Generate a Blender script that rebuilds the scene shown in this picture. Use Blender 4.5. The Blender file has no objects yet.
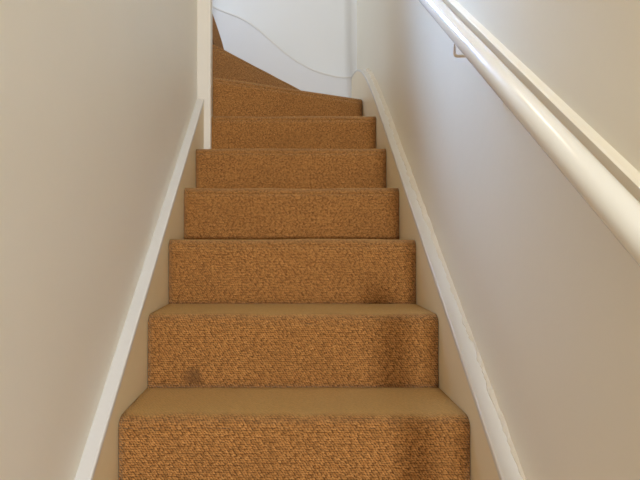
import bpy, bmesh, math, random
from mathutils import Vector, noise

random.seed(4)
S = bpy.context.scene
C = S.collection

# ------------------------------------------------------------------ camera, world, lights, exposure
# x right, y up the flight (away from the camera), z up; origin at the camera (1.4 m above the hall floor)
F_PX = 460.0
cam_d = bpy.data.cameras.new('camera')
cam_d.sensor_width = 36.0
cam_d.lens = F_PX / 640 * 36.0
cam_d.shift_x = 33 / 640            # vanishing point of the flight sits at x = 287
cam_d.clip_start = 0.02
cam = bpy.data.objects.new('camera', cam_d)
C.objects.link(cam)
cam.location = (0, 0, 0)
cam.rotation_euler = (math.pi / 2, 0, 0)
S.camera = cam

W = bpy.data.worlds.new('world')
S.world = W
W.use_nodes = True
bg = W.node_tree.nodes['Background']
bg.inputs['Color'].default_value = (1.0, 0.985, 0.96, 1)
bg.inputs['Strength'].default_value = 1.02


def area(name, loc, target, sx, sy, power, col):
    d = bpy.data.lights.new(name, 'AREA')
    d.shape = 'RECTANGLE'
    d.size, d.size_y = sx, sy
    d.energy = power
    d.color = col
    o = bpy.data.objects.new(name, d)
    o.location = loc
    o.rotation_euler = (Vector(target) - Vector(loc)).to_track_quat('-Z', 'Y').to_euler()
    C.objects.link(o)
    return o


# daylight from the window of the upper landing, round the corner to the left
area('landing_window_light', (-1.75, 2.6, 2.25), (0.3, 2.6, 1.3), 0.75, 0.9, 17, (0.52, 0.68, 1.0))
# blue lamp added over the turn of the stair to tint the right wall
blue = area('blue_patch_light', (-0.62, 2.72, 2.75), (0.46, 1.17, 0.50), 0.35, 0.35, 2.1, (0.33, 0.53, 1.0))
blue.data.spread = math.radians(19)
# fill added high above the flight to brighten the treads
area('stair_fill_light', (0.0, 1.25, 2.8), (0.0, 1.25, 0.0), 0.3, 0.3, 3.8, (1.0, 0.93, 0.80))
# lamp added behind and to the right of the camera, throws the shadow band
area('hall_shadow_lamp', (0.31, -3.0, -0.165), (0.2, 1.2, -0.3), 0.12, 0.18, 46, (0.86, 0.93, 1.0))

S.view_settings.view_transform = 'Standard'
S.view_settings.look = 'None'
S.view_settings.exposure = 0.72
S.view_settings.gamma = 1.0
S.view_settings.use_curve_mapping = False


# ------------------------------------------------------------------ helpers
def tag(o, label=None, cat=None, group=None, kind=None):
    if label: o['label'] = label
    if cat: o['category'] = cat
    if group: o['group'] = group
    if kind: o['kind'] = kind
    return o


def empty(name, loc):
    o = bpy.data.objects.new(name, None)
    o.location = loc
    o.empty_display_size = 0.1
    C.objects.link(o)
    return o


def obj(name, bm, m, parent=None, smooth=False):
    me = bpy.data.meshes.new(name)
    bmesh.ops.recalc_face_normals(bm, faces=bm.faces[:])
    bm.to_mesh(me)
    bm.free()
    if m: me.materials.append(m)
    if smooth:
        for p in me.polygons: p.use_smooth = True
    o = bpy.data.objects.new(name, me)
    C.objects.link(o)
    if parent:
        o.parent = parent
        base = parent
        off = Vector((0, 0, 0))
        while base:
            off += base.location
            base = base.parent
        me.transform(__import__('mathutils').Matrix.Translation(-off))
    return o


def box(bm, x0, x1, y0, y1, z0, z1):
    v = [bm.verts.new(p) for p in ((x0, y0, z0), (x1, y0, z0), (x1, y1, z0), (x0, y1, z0),
                                   (x0, y0, z1), (x1, y0, z1), (x1, y1, z1), (x0, y1, z1))]
    for f in ((0, 3, 2, 1), (4, 5, 6, 7), (0, 1, 5, 4), (1, 2, 6, 5), (2, 3, 7, 6), (3, 0, 4, 7)):
        bm.faces.new([v[i] for i in f])
    return bm


def boxes(*bs, bevel=0.0):
    bm = bmesh.new()
    for b in bs: box(bm, *b)
    if bevel:
        bmesh.ops.bevel(bm, geom=bm.edges[:], offset=bevel, segments=2, affect='EDGES', profile=0.6)
    return bm


def loft(rings, closed_ring=True, cap=True):
    bm = bmesh.new()
    R = [[bm.verts.new(p) for p in r] for r in rings]
    n = len(R[0])
    for a, b in zip(R, R[1:]):
        for i in range(n if closed_ring else n - 1):
            j = (i + 1) % n
            bm.faces.new((a[i], a[j], b[j], b[i]))
    if cap and closed_ring:
        bm.faces.new(R[0])
        bm.faces.new(R[-1][::-1])
    return bm


def tube(path, r, n=16, rx=None):
    rings = []
    for i, p in enumerate(path):
        p = Vector(p)
        t = (Vector(path[min(i + 1, len(path) - 1)]) - Vector(path[max(i - 1, 0)])).normalized()
        u = t.cross(Vector((0, 0, 1)))
        if u.length < 1e-3: u = Vector((1, 0, 0))
        u.normalize()
        w = u.cross(t)
        rings.append([p + u * math.cos(a) * r + w * math.sin(a) * r for a in (2 * math.pi * k / n for k in range(n))])
    return loft(rings)


# ------------------------------------------------------------------ materials
def newmat(name):
    m = bpy.data.materials.new(name)
    m.use_nodes = True
    nt = m.node_tree
    return m, nt, nt.nodes['Principled BSDF']


def N(nt, t, **kw):
    n = nt.nodes.new(t)
    for k, v in kw.items(): setattr(n, k, v)
    return n


def mth(nt, op, a, b=None, clamp=False):
    n = N(nt, 'ShaderNodeMath', operation=op)
    n.use_clamp = clamp
    for i, v in enumerate((a, b)):
        if v is None: continue
        if isinstance(v, (int, float)): n.inputs[i].default_value = v
        else: nt.links.new(v, n.inputs[i])
    return n.outputs[0]


def mixc(nt, fac, a, b, mode='MIX'):
    n = N(nt, 'ShaderNodeMix', data_type='RGBA', blend_type=mode)
    if isinstance(fac, (int, float)): n.inputs[0].default_value = fac
    else: nt.links.new(fac, n.inputs[0])
    for i, v in ((6, a), (7, b)):
        if isinstance(v, tuple): n.inputs[i].default_value = (*v, 1)
        else: nt.links.new(v, n.inputs[i])
    return n.outputs[2]


def noise_n(nt, vec, scale, detail=3, rough=0.55):
    n = N(nt, 'ShaderNodeTexNoise')
    n.inputs['Scale'].default_value = scale
    n.inputs['Detail'].default_value = detail
    n.inputs['Roughness'].default_value = rough
    if vec is not None: nt.links.new(vec, n.inputs['Vector'])
    return n.outputs['Fac']


def ramp(nt, fac, lo, hi):
    n = N(nt, 'ShaderNodeMapRange', interpolation_type='SMOOTHSTEP')
    n.inputs['From Min'].default_value = lo
    n.inputs['From Max'].default_value = hi
    nt.links.new(fac, n.inputs['Value'])
    return n.outputs[0]


def bump(nt, bsdf, h, strength, dist):
    b = N(nt, 'ShaderNodeBump')
    b.inputs['Strength'].default_value = strength
    b.inputs['Distance'].default_value = dist
    nt.links.new(h, b.inputs['Height'])
    nt.links.new(b.outputs[0], bsdf.inputs['Normal'])


def paint(name, col, rough=0.5, mottled=0.05, bmp=0.25, spec=0.5, scuff=0.0):
    m, nt, b = newmat(name)
    co = N(nt, 'ShaderNodeTexCoord').outputs['Object']
    big = noise_n(nt, co, 2.3, 3)
    fine = noise_n(nt, co, 38, 3)
    dark = tuple(c * (1 - 2 * mottled) for c in col)
    c = mixc(nt, big, dark, col)
    if scuff:
        sc = noise_n(nt, co, 26, 6, 0.75)
        msk = ramp(nt, sc, 0.66, 0.74)
        c = mixc(nt, mth(nt, 'MULTIPLY', msk, scuff), c, (0.42, 0.36, 0.30))
    nt.links.new(c, b.inputs['Base Color'])
    b.inputs['Roughness'].default_value = rough
    b.inputs['Specular IOR Level'].default_value = spec
    mid = noise_n(nt, co, 7, 2)
    h = mth(nt, 'ADD', mth(nt, 'MULTIPLY', fine, 0.25), mid)
    bump(nt, b, h, bmp, 0.01)
    return m


def carpet(name, knot_a, knot_b, gap, contrast, worn_lit=None, stain=None):
    """boucle sisal weave laid out in metres through the mesh's own uv map"""
    m, nt, b = newmat(name)
    uv = N(nt, 'ShaderNodeUVMap').outputs[0]
    warp = N(nt, 'ShaderNodeTexNoise')
    warp.inputs['Scale'].default_value = 85
    warp.inputs['Detail'].default_value = 2
    nt.links.new(uv, warp.inputs['Vector'])
    vm = N(nt, 'ShaderNodeVectorMath', operation='MULTIPLY_ADD')
    nt.links.new(warp.outputs['Color'], vm.inputs[0])
    vm.inputs[1].default_value = (0.005, 0.004, 0)
    nt.links.new(uv, vm.inputs[2])
    sp = N(nt, 'ShaderNodeSeparateXYZ')
    nt.links.new(vm.outputs[0], sp.inputs[0])
    row = mth(nt, 'MULTIPLY', sp.outputs[1], 1 / 0.0053)
    colu = mth(nt, 'ADD', mth(nt, 'MULTIPLY', sp.outputs[0], 1 / 0.0066), mth(nt, 'MULTIPLY', row, 0.5))
    cb = N(nt, 'ShaderNodeCombineXYZ')
    nt.links.new(colu, cb.inputs[0])
    nt.links.new(row, cb.inputs[1])
    vo = N(nt, 'ShaderNodeTexVoronoi', voronoi_dimensions='2D')
    vo.inputs['Scale'].default_value = 1.0
    vo.inputs['Randomness'].default_value = 0.38
    nt.links.new(cb.outputs[0], vo.inputs['Vector'])
    knot = mth(nt, 'SUBTRACT', 1.0, mth(nt, 'MULTIPLY', vo.outputs['Distance'], 1.45), True)
    fib = noise_n(nt, uv, 420, 3, 0.7)
    spk = noise_n(nt, uv, 110, 3, 0.7)
    big = noise_n(nt, uv, 5, 4, 0.6)
    col = mixc(nt, ramp(nt, spk, 0.40, 0.60), knot_b, knot_a)
    vs = N(nt, 'ShaderNodeSeparateColor')
    nt.links.new(vo.outputs['Color'], vs.inputs[0])
    col = mixc(nt, mth(nt, 'MULTIPLY', mth(nt, 'POWER', vs.outputs[0], 2.0), 0.5 * contrast), col, tuple(0.35 * c for c in knot_b))
    col = mixc(nt, mth(nt, 'MULTIPLY', mth(nt, 'POWER', vs.outputs[1], 4.0), 0.40 * contrast), col, tuple(min(1, 1.35 * c) for c in knot_a))
    g = mth(nt, 'MULTIPLY', ramp(nt, mth(nt, 'ADD', knot, mth(nt, 'MULTIPLY', mth(nt, 'SUBTRACT', fib, 0.5), 1.1)), 0.52, 0.10), 0.9 * contrast)
    col = mixc(nt, g, col, gap)
    # odd dark fibres and soiling
    odd = ramp(nt, noise_n(nt, uv, 95, 2, 0.5), 0.66, 0.72)
    col = mixc(nt, mth(nt, 'MULTIPLY', odd, 0.75), col, gap)
    soil = ramp(nt, big, 0.42, 0.72)
    col = mixc(nt, mth(nt, 'MULTIPLY', soil, 0.22), col, tuple(0.55 * c for c in knot_b))
    if worn_lit:
        # v = 0 at the bottom of the nosing roll; trodden yellow top, its colour also lightened for light from above, grimy line along the front of the roll
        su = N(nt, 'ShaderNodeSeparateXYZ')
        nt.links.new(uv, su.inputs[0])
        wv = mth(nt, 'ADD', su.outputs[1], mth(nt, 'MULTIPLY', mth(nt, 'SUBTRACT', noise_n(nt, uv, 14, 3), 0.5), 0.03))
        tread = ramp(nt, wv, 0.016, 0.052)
        col = mixc(nt, mth(nt, 'MULTIPLY', tread, 0.68), col, worn_lit)
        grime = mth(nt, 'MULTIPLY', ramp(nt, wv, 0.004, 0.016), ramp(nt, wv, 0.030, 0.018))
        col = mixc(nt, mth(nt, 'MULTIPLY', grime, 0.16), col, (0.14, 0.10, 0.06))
    if stain:
        ds = N(nt, 'ShaderNodeVectorMath', operation='DISTANCE')
        nt.links.new(uv, ds.inputs[0])
        ds.inputs[1].default_value = (*stain, 0)
        dd = mth(nt, 'ADD', ds.outputs['Value'], mth(nt, 'MULTIPLY', mth(nt, 'SUBTRACT', spk, 0.5), 0.02))
        col = mixc(nt, mth(nt, 'MULTIPLY', ramp(nt, dd, 0.036, 0.012), 0.6), col, (0.10, 0.045, 0.018))
    nt.links.new(col, b.inputs['Base Color'])
    b.inputs['Roughness'].default_value = 0.95
    b.inputs['Specular IOR Level'].default_value = 0.1
    b.inputs['Sheen Weight'].default_value = 0.2
    b.inputs['Sheen Roughness'].default_value = 0.5
    b.inputs['Sheen Tint'].default_value = (1.0, 0.8, 0.5, 1)
    bump(nt, b, mth(nt, 'ADD', knot, mth(nt, 'MULTIPLY', fib, 0.5)), 0.8 * contrast, 0.003)
    return m


M_wall = paint('wall_paint', (0.73, 0.64, 0.465), 0.42, 0.03, 0.10, 0.45)
M_wall_lit = paint('wall_paint_lit', (0.82, 0.78, 0.68), 0.42, 0.03, 0.10, 0.45)  # same wall paint, its colour lightened and cooled for the light on this side
M_white = paint('white_wall_paint', (0.70, 0.695, 0.68), 0.5, 0.02, 0.08)
M_string = paint('cream_string_paint', (0.80, 0.665, 0.425), 0.4, 0.05, 0.14)
M_stringw = paint('white_string_paint', (0.68, 0.68, 0.69), 0.4, 0.04, 0.10)
M_cap = paint('white_gloss_cap', (0.68, 0.655, 0.62), 0.3, 0.04, 0.12, scuff=0.25)
M_capr = paint('chipped_white_cap', (0.68, 0.62, 0.52), 0.4, 0.09, 0.35, scuff=0.5)
M_fill = paint('flaking_filler', (0.66, 0.56, 0.41), 0.8, 0.16, 0.8, scuff=0.7)
M_rail = paint('cream_gloss_rail', (0.76, 0.715, 0.61), 0.2, 0.015, 0.03)
M_post = paint('post_paint', (0.78, 0.72, 0.63), 0.35, 0.03, 0.08)
M_brk = paint('painted_bracket', (0.82, 0.70, 0.57), 0.35, 0.04, 0.05)
M_ceil = paint('ceiling_paint', (0.78, 0.77, 0.74), 0.7, 0.02, 0.05)
M_floor = paint('hall_floor_boards', (0.36, 0.24, 0.13), 0.45, 0.12, 0.2)
WEAVE = ((0.54, 0.25, 0.074), (0.41, 0.172, 0.044), (0.09, 0.032, 0.008), 1.0)
M_riser = carpet('sisal_riser', *WEAVE)
M_stain = carpet('sisal_riser_stained', *WEAVE, stain=(2.3435, -0.1465))
M_tread = carpet('sisal_tread', *WEAVE, worn_lit=(0.58, 0.355, 0.12))

# ------------------------------------------------------------------ dimensions of the place
XL, XR = -0.383, 0.417              # faces of the two strings
WL, WR = -0.413, 0.460              # faces of the two walls
YS, YB = 2.976, 3.020               # face of the back string, back wall
GO = 0.2208
D = [1.042 + GO * k for k in range(6)]                       # riser 1..6
Z = [-0.4036, -0.2055, 0.002, 0.194, 0.386, 0.583]          # tread 1..6
RISE = 0.1955
Z7, Z8, Z9 = 0.780, 0.968, 1.128
Z_FLOOR = Z[0] - 5 * RISE
Y_BOT = -0.30                        # foot end of the walls

# ------------------------------------------------------------------ the setting
tag(obj('floor', boxes((-2.2, 2.2, -4.0, 3.2, Z_FLOOR - 0.08, Z_FLOOR)), M_floor), kind='structure')
tag(obj('ceiling', boxes((-2.2, 0.62, -0.3, 3.2, 2.95, 3.03)), M_ceil), kind='structure')


def slab_wall(name, x0, x1, y0, y1, z0, z1, m, face):
    bm = boxes((x0, x1, y0, y1, z0, z1))
    return tag(obj(name, bm, m), kind='structure')


slab_wall('wall_left', WL - 0.10, WL, Y_BOT, 2.175, Z_FLOOR, 2.95, M_wall_lit, 'x')
slab_wall('wall_right', WR, WR + 0.10, Y_BOT, YB, Z_FLOOR, 2.95, M_wall, 'x')
slab_wall('wall_back', -2.2, WR + 0.10, YB, YB + 0.10, Z_FLOOR, 2.95, M_white, 'y')
slab_wall('wall_inner', -2.2, WL - 0.10, 2.075, 2.175, Z_FLOOR, 2.95, M_wall, 'y')
slab_wall('wall_end', -2.3, -2.2, 2.075, YB + 0.10, Z_FLOOR, 2.95, M_white, 'x')

# ------------------------------------------------------------------ the staircase
ST = empty('staircase', (0.017, Y_BOT, Z_FLOOR))
tag(ST, 'steep enclosed staircase in brown woven sisal carpet, turning left in winders at the top', 'staircase')


def sheet(name, rows, m, thick_dir, uvf):
    """rows: list of lists of points = carpet surface; given a back so that it is a solid slab"""
    bm = bmesh.new()
    uvl = bm.loops.layers.uv.new('UVMap')
    top = [[bm.verts.new(p) for p in r] for r in rows]
    td = [Vector(q) for q in thick_dir] if isinstance(thick_dir, list) else [Vector(thick_dir)] * len(rows)
    bot = [[bm.verts.new(Vector(p) + td[i]) for p in r] for i, r in enumerate(rows)]
    nr, nc = len(rows), len(rows[0])
    V2 = {}
    for i in range(nr):
        for j in range(nc):
            V2[top[i][j]] = V2[bot[i][j]] = uvf(i, j)
    def face(vs):
        f = bm.faces.new(vs)
        f.smooth = True
        for l in f.loops: l[uvl].uv = V2[l.vert]
        return f
    for i in range(nr - 1):
        for j in range(nc - 1):
            face((top[i][j], top[i][j + 1], top[i + 1][j + 1], top[i + 1][j]))
            face((bot[i][j], bot[i + 1][j], bot[i + 1][j + 1], bot[i][j + 1]))
    for i in range(nr - 1):
        for j in (0, nc - 1):
            f = face((top[i][j], top[i + 1][j], bot[i + 1][j], bot[i][j])); f.smooth = False
    for j in range(nc - 1):
        for i in (0, nr - 1):
            f = face((top[i][j], bot[i][j], bot[i][j + 1], top[i][j + 1])); f.smooth = False
    return bm


R_NOSE = 0.024
OVER = 0.0


def wob(x, y, z, a):
    return a * noise.noise(Vector((x * 5.1, y * 5.1 + 3, z * 5.1)))


def riser(a, b, z0, z1, seed, m=None):
    """carpet riser from plan point a to b (left to right), z0..z1 up to the nosing roll"""
    a, b = Vector((*a, 0)), Vector((*b, 0))
    L = (b - a).length
    t = (b - a) / L
    n = Vector((t.y, -t.x, 0))            # towards the climber
    nx, nz = 40, 10
    rows = []
    for i in range(nz + 1):
        v = i / nz
        z = z0 + (z1 - R_NOSE - z0) * v
        rows.append([a + t * (L * j / nx) + Vector((0, 0, z)) + n * (-OVER + 0.004 * (1 - v) ** 6 + wob(j / nx * L, seed, z, 0.003))
                     for j in range(nx + 1)])
    bm = sheet('riser', rows, M_riser, -n * 0.018, lambda i, j: (L * j / nx + seed * 0.37, (i / nz - 1) * (z1 - R_NOSE - z0)))
    return obj('riser', bm, m or M_riser, ST)


def tread(a, b, c, d, z, seed):
    """tread with rolled nosing: front edge a-b, back edge c-d in plan (c behind a, d behind b)"""
    a, b, c, d = (Vector((*p, 0)) for p in (a, b, c, d))
    t = (b - a).normalized()
    n = Vector((t.y, -t.x, 0))
    L = (b - a).length
    nx = 40
    prof = []                              # (blend to back edge, forward, height, arc length)
    k = 8
    for q in range(k + 1):
        an = math.pi / 2 * q / k
        prof.append((0, -R_NOSE + R_NOSE * math.cos(an), -R_NOSE + R_NOSE * math.sin(an), R_NOSE * an))
    rows = []
    vs = []
    for (_, f, h, s) in prof:
        r = []
        for j in range(nx + 1):
            u = j / nx
            p = a + (b - a) * u + n * f
            r.append(p + Vector((0, 0, z + h + wob(u * L, seed, 1.7, 0.0035) * (1 + h / R_NOSE))) + n * wob(u * L, seed, z - R_NOSE, 0.003))
        rows.append(r)
        vs.append(s)
    e = 7
    s0 = vs[-1]
    last = [Vector(p) for p in rows[-1]]
    for q in range(1, e + 1):
        w = q / e
        r = []
        for j in range(nx + 1):
            u = j / nx
            back = c + (d - c) * u + Vector((0, 0, z))
            p = last[j].lerp(back, w)
            r.append(p)
        rows.append(r)
        vs.append(s0 + w * 0.2)
    td = [(-n * math.cos(math.pi / 2 * q / k) - Vector((0, 0, math.sin(math.pi / 2 * q / k)))) * 0.014 for q in range(k + 1)] + [Vector((0, 0, -0.014))] * e
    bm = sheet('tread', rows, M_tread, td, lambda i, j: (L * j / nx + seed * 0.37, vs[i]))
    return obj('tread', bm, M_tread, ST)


# straight flight, from the hall floor to the newel (four steps lie below the frame)
lo = [(D[0] - GO * k, Z[0] - RISE * k) for k in range(4, 0, -1)]
steps = lo + list(zip(D, Z))
zprev = Z_FLOOR
G_ = 0.0015
for i, (d_, z_) in enumerate(steps):
    riser((XL + G_, d_), (XR - G_, d_), zprev, z_, i + 1, M_stain if i == 5 else None)
    if i + 1 < len(steps):
        nd = steps[i + 1][0]
        tread((XL + G_, d_), (XR - G_, d_), (XL + G_, nd + 0.008), (XR - G_, nd + 0.008), z_, i + 1)
    zprev = z_

# winders round the newel
XN = -0.352                                            # right face of the newel
r7a, r7b = (XN, 2.181), (XR - G_, 2.529)
r8a, r8b = (-0.402, 2.182), (0.109, YS - G_)
r9a, r9b = (-0.363, 2.182), (-0.366, YS - G_)
tread((XL + G_, D[5]), (XR - G_, D[5]), (XL + G_, 2.192), (XR - G_, 2.537), Z[5], 10)
riser(r7a, r7b, Z[5], Z7, 30)


def winder(front, poly, z, seed, name='tread'):
    """flat winder tread: rolled nosing along front[0]-front[1] then a flat polygon behind it"""
    a, b = (Vector((*p, 0)) for p in front)
    t = (b - a).normalized()
    n = Vector((t.y, -t.x, 0))
    bm = bmesh.new()
    uvl = bm.loops.layers.uv.new('UVMap')
    L = (b - a).length
    nx, k = 24, 8
    rows = []
    for q in range(k + 1):
        an = math.pi / 2 * q / k
        f, h = -R_NOSE + R_NOSE * math.cos(an), -R_NOSE + R_NOSE * math.sin(an)
        rows.append([bm.verts.new(a + t * (L * j / nx) + n * (f + wob(L * j / nx, seed - 1, z - R_NOSE, 0.003)) + Vector((0, 0, z + h + (wob(L * j / nx, seed, 1.7, 0.003) if q else 0)))) for j in range(nx + 1)])
    for i in range(k):
        for j in range(nx):
            bm.faces.new((rows[i][j], rows[i][j + 1], rows[i + 1][j + 1], rows[i + 1][j])).smooth = True
    back = [bm.verts.new((p[0], p[1], z)) for p in poly]     # listed from b's side round to a's side
    bm.faces.new(rows[-1] + back)
    # underside
    low = [bm.verts.new(v.co + Vector((0, 0, -0.02))) for v in back]
    bm.faces.new(rows[0][::-1] + low[::-1])
    for i in range(len(back) - 1):
        bm.faces.new((back[i], back[i + 1], low[i + 1], low[i]))
    bm.faces.new([r[-1] for r in rows] + [back[0], low[0]])
    bm.faces.new([r[0] for r in rows][::-1] + [low[-1], back[-1]])
    for f in bm.faces:
        for l in f.loops:
            q = l.vert.co - a
            fw = -q.dot(n)
            l[uvl].uv = (q.dot(t) + (seed - 1) * .37, max(0.0, (z - l.vert.co.z) * -1 + R_NOSE + fw * 0.9))
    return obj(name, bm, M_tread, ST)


winder((r7a, r7b), [(XR - G_, YS - G_), (0.12, YS - G_), (-0.395, 2.184)], Z7, 31)
riser(r8a, r8b, Z7, Z8, 32)
winder((r8a, r8b), [(-0.374, YS - G_), (-0.374, 2.1835)], Z8, 33)
riser(r9a, r9b, Z8, Z9, 34)
winder((r9a, r9b), [(-0.60, YS - G_), (-0.60, 2.183)], Z9, 35)
riser((-0.590, 2.183), (-0.590, YS - G_), Z9, Z9 + RISE, 36)
winder(((-0.590, 2.183), (-0.590, YS - G_)), [(-2.19, YS - G_), (-2.19, 2.183)], Z9 + RISE, 37, 'landing')


# strings with their capping
def along(poly, n_sub=1):
    return [Vector((p[0], p[1])) for p in poly]


def string_board(prof, lo_off, face, back, axis):
    """board whose top follows prof [(s, z)], down to zmin; s along y (axis 'y') or x (axis 'x')"""
    bm = bmesh.new()
    A, B = [], []
    P = lambda s, z, w: (w, s, z) if axis == 'y' else (s, w, z)
    for s, z in prof:
        zl = lo_off(s)
        A.append((bm.verts.new(P(s, z, face)), bm.verts.new(P(s, zl, face))))
        B.append((bm.verts.new(P(s, z, back)), bm.verts.new(P(s, zl, back))))
    for i in range(len(prof) - 1):
        bm.faces.new((A[i][0], A[i + 1][0], A[i + 1][1], A[i][1]))
        bm.faces.new((B[i][0], B[i][1], B[i + 1][1], B[i + 1][0]))
        bm.faces.new((A[i][0], B[i][0], B[i + 1][0], A[i + 1][0]))
        bm.faces.new((A[i][1], A[i + 1][1], B[i + 1][1], B[i][1]))
    for i in (0, -1):
        bm.faces.new((A[i][0], A[i][1], B[i][1], B[i][0]))
    return bm


def cap_strip(prof, face, back, axis, th, jit=0.0):
    """capping bead lying on top of a string: rounded arris on the stair side"""
    rings = []
    sgn = 1 if back > face else -1
    for i, (s, z) in enumerate(prof):
        s0, z0 = prof[max(i - 1, 0)]
        s1, z1 = prof[min(i + 1, len(prof) - 1)]
        t = Vector((s1 - s0, z1 - z0)).normalized()
        nrm = Vector((-t.y, t.x))
        if nrm.y < 0: nrm = -nrm
        r = []
        for w, h in ((face, -0.001), (face, th - 0.004), (face + sgn * 0.0012, th - 0.0012), (face + sgn * 0.004, th), (back, th), (back, -0.001)):
            q = Vector((s, z)) + nrm * (h + jit * noise.noise(Vector((s * 9, w * 40, 1))))
            r.append((w, q.x, q.y) if axis == 'y' else (q.x, w, q.y))
        rings.append(r)
    return loft(rings)


def dens(prof, n=8):
    out = []
    for (a, b), (c, d) in zip(prof, prof[1:]):
        for k in range(n):
            out.append((a + (c - a) * k / n, b + (d - b) * k / n))
    return out + [prof[-1]]


def spline(pts, n=8):
    out = []
    P = [Vector(p) for p in pts]
    for i in range(len(P) - 1):
        p0 = P[max(i - 1, 0)]; p1 = P[i]; p2 = P[i + 1]; p3 = P[min(i + 2, len(P) - 1)]
        for k in range(n):
            t = k / n
            q = 0.5 * ((2 * p1) + (p2 - p0) * t + (2 * p0 - 5 * p1 + 4 * p2 - p3) * t * t + (3 * p1 - p0 - 3 * p2 + p3) * t ** 3)
            out.append((q.x, q.y))
    return out + [tuple(P[-1])]


CAP = 0.010
lz = lambda s: -0.466 + (s - 0.893) * 0.912
rz = lambda s: -0.463 + (s - 0.888) * 0.878
cosl, cosr = math.cos(math.atan(0.912)), math.cos(math.atan(0.878))
ys = lambda a, b, n: [a + (b - a) * i / n for i in range(n + 1)]
low = lambda s: max(Z_FLOOR, -1.75 + 0.886 * s)

lp = [(s, lz(s) - CAP / cosl) for s in ys(0.0, 2.119, 40)]
o = obj('stringer', string_board(lp, low, XL, WL - 0.005, 'y'), M_string, ST)
tag(o, 'cream painted string board along the left wall')
tag(obj('stringer_cap', cap_strip(lp, XL + 0.0015, WL - 0.004, 'y', CAP, 0.0015), M_cap, o), 'white gloss capping strip')

rpts = [(s, rz(s)) for s in ys(0.0, 2.1, 42)] + spline([(2.155, 0.649), (2.30, 0.766), (2.46, 0.882), (2.60, 0.962), (2.78, 1.030), (YS + 0.02, 1.060)], 6)
rp = [(s, z - CAP * 1.3) for s, z in rpts]
o = obj('stringer', string_board(rp, low, XR, WR + 0.005, 'y'), M_string, ST)
tag(o, 'cream painted string board along the right wall')
tag(obj('stringer_cap', cap_strip(rp, XR - 0.0015, WR + 0.004, 'y', CAP, 0.002), M_capr, o), 'chipped white capping strip')
# ragged filler between the capping and the wall
rings = []
random.seed(11)
dn = dens([p for p in rpts if p[0] < 2.6], 9)
for s, z in dn:
    e = 0.006 + 0.006 * noise.noise(Vector((s * 21, 0, 0))) + 0.006 * noise.noise(Vector((s * 60, 2, 0))) + 0.003 * noise.noise(Vector((s * 170, 4, 0))) + 0.002
    e = max(0.002, e + 0.010 * min(1, max(0, (s - 1.1) / 0.6)))
    h = max(0.002, 0.002 + 0.012 * abs(noise.noise(Vector((s * 16, 7, 0)))) + 0.004 * noise.noise(Vector((s * 70, 9, 0))))
    rings.append([(WR + 0.002, s, z - 0.004), (WR - e, s, z - 0.003), (WR - e * 0.9, s, z + 0.0025), (WR - 0.002, s, z + 0.002 + h), (WR + 0.002, s, z + 0.002 + h)])
tag(obj('wall_filler', loft(rings), M_fill, o), 'ragged flaking filler along the wall')

bpts = spline([(-2.19, 2.05), (-1.30, 1.98), (-0.85, 1.74), (-0.62, 1.585), (-0.447, 1.500), (-0.315, 1.450), (-0.227, 1.398), (-0.136, 1.322), (-0.026, 1.225),
               (0.065, 1.160), (0.175, 1.104), (0.285, 1.070), (0.365, 1.058), (XR + 0.003, 1.064)], 6)
bp = [(s, z - CAP) for s, z in bpts]
o = obj('stringer', string_board(bp, lambda s: 0.35, YS, YB + 0.005, 'x'), M_stringw, ST)
tag(o, 'white string board with a flowing curved top on the back wall')
obj('stringer_cap', cap_strip(bp, YS - 0.003, YB + 0.004, 'x', CAP), M_cap, o)

# newel at the end of the left wall
bm = boxes((WL - 0.012, XN, 2.120, 2.178, Z[4] - 0.01, 2.94), bevel=0.005)
tag(obj('newel_post', bm, M_post, ST), 'off-white square post at the end of the left wall')
# unseen post added at the foot to cast the shadow band on the risers
bm = boxes((0.267, 0.328, -0.06, 0.001, Z_FLOOR, -0.17), (0.262, 0.333, -0.065, 0.006, -0.17, -0.15), bevel=0.005)
obj('shadow_post', bm, M_post, ST)

# ------------------------------------------------------------------ wall rail and handrail
K = 0.865
RX, RZ0, RR = 0.390, -0.433, 0.0204
HR = empty('handrail', (RX, 0.02, RZ0 + K * 0.02))
tag(HR, 'cream gloss round wooden handrail running up the right wall', 'handrail')
path = [(RX, y, RZ0 + K * y) for y in ys(0.0, 2.35, 24)]
obj('rail', tube(path, RR, 28), M_rail, HR, smooth=True)
by, bz = 1.071, 0.428
top = RZ0 + K * by - RR * 1.2
pth = [(RX, by, top + 0.006), (RX, by, bz + 0.006)]
for q in range(1, 6):
    a = math.pi / 2 * q / 5
    pth.append((RX + 0.006 - 0.006 * math.cos(a), by, bz + 0.006 - 0.006 * math.sin(a)))
pth.append((WR, by, bz))
br = obj('bracket', tube(pth, 0.0032, 10), M_brk, HR, smooth=True)
tag(br, 'thin bent metal bracket')
bm = bmesh.new()
rings = [[(x, by + r * math.cos(2 * math.pi * k / 20), bz + r * math.sin(2 * math.pi * k / 20)) for k in range(20)] for x, r in ((WR - 0.006, 0.012), (WR - 0.005, 0.019), (WR + 0.001, 0.020))]
bm.free()
obj('wall_plate', loft(rings), M_brk, br)

# moulding fixed to the wall behind the handrail
XBAT = 0.445
sec = [(WR + 0.003, -0.431), (WR, -0.431), (XBAT + 0.004, -0.434), (XBAT, -0.437), (XBAT, -0.497), (WR + 0.003, -0.500)]
rings = [[(x, y, z0 + K * y) for x, z0 in sec] for y in ys(Y_BOT + 0.1, 2.4, 12)]
tag(obj('trim_1', loft(rings), M_wall), 'painted moulding fixed to the right wall behind the handrail', kind='structure')
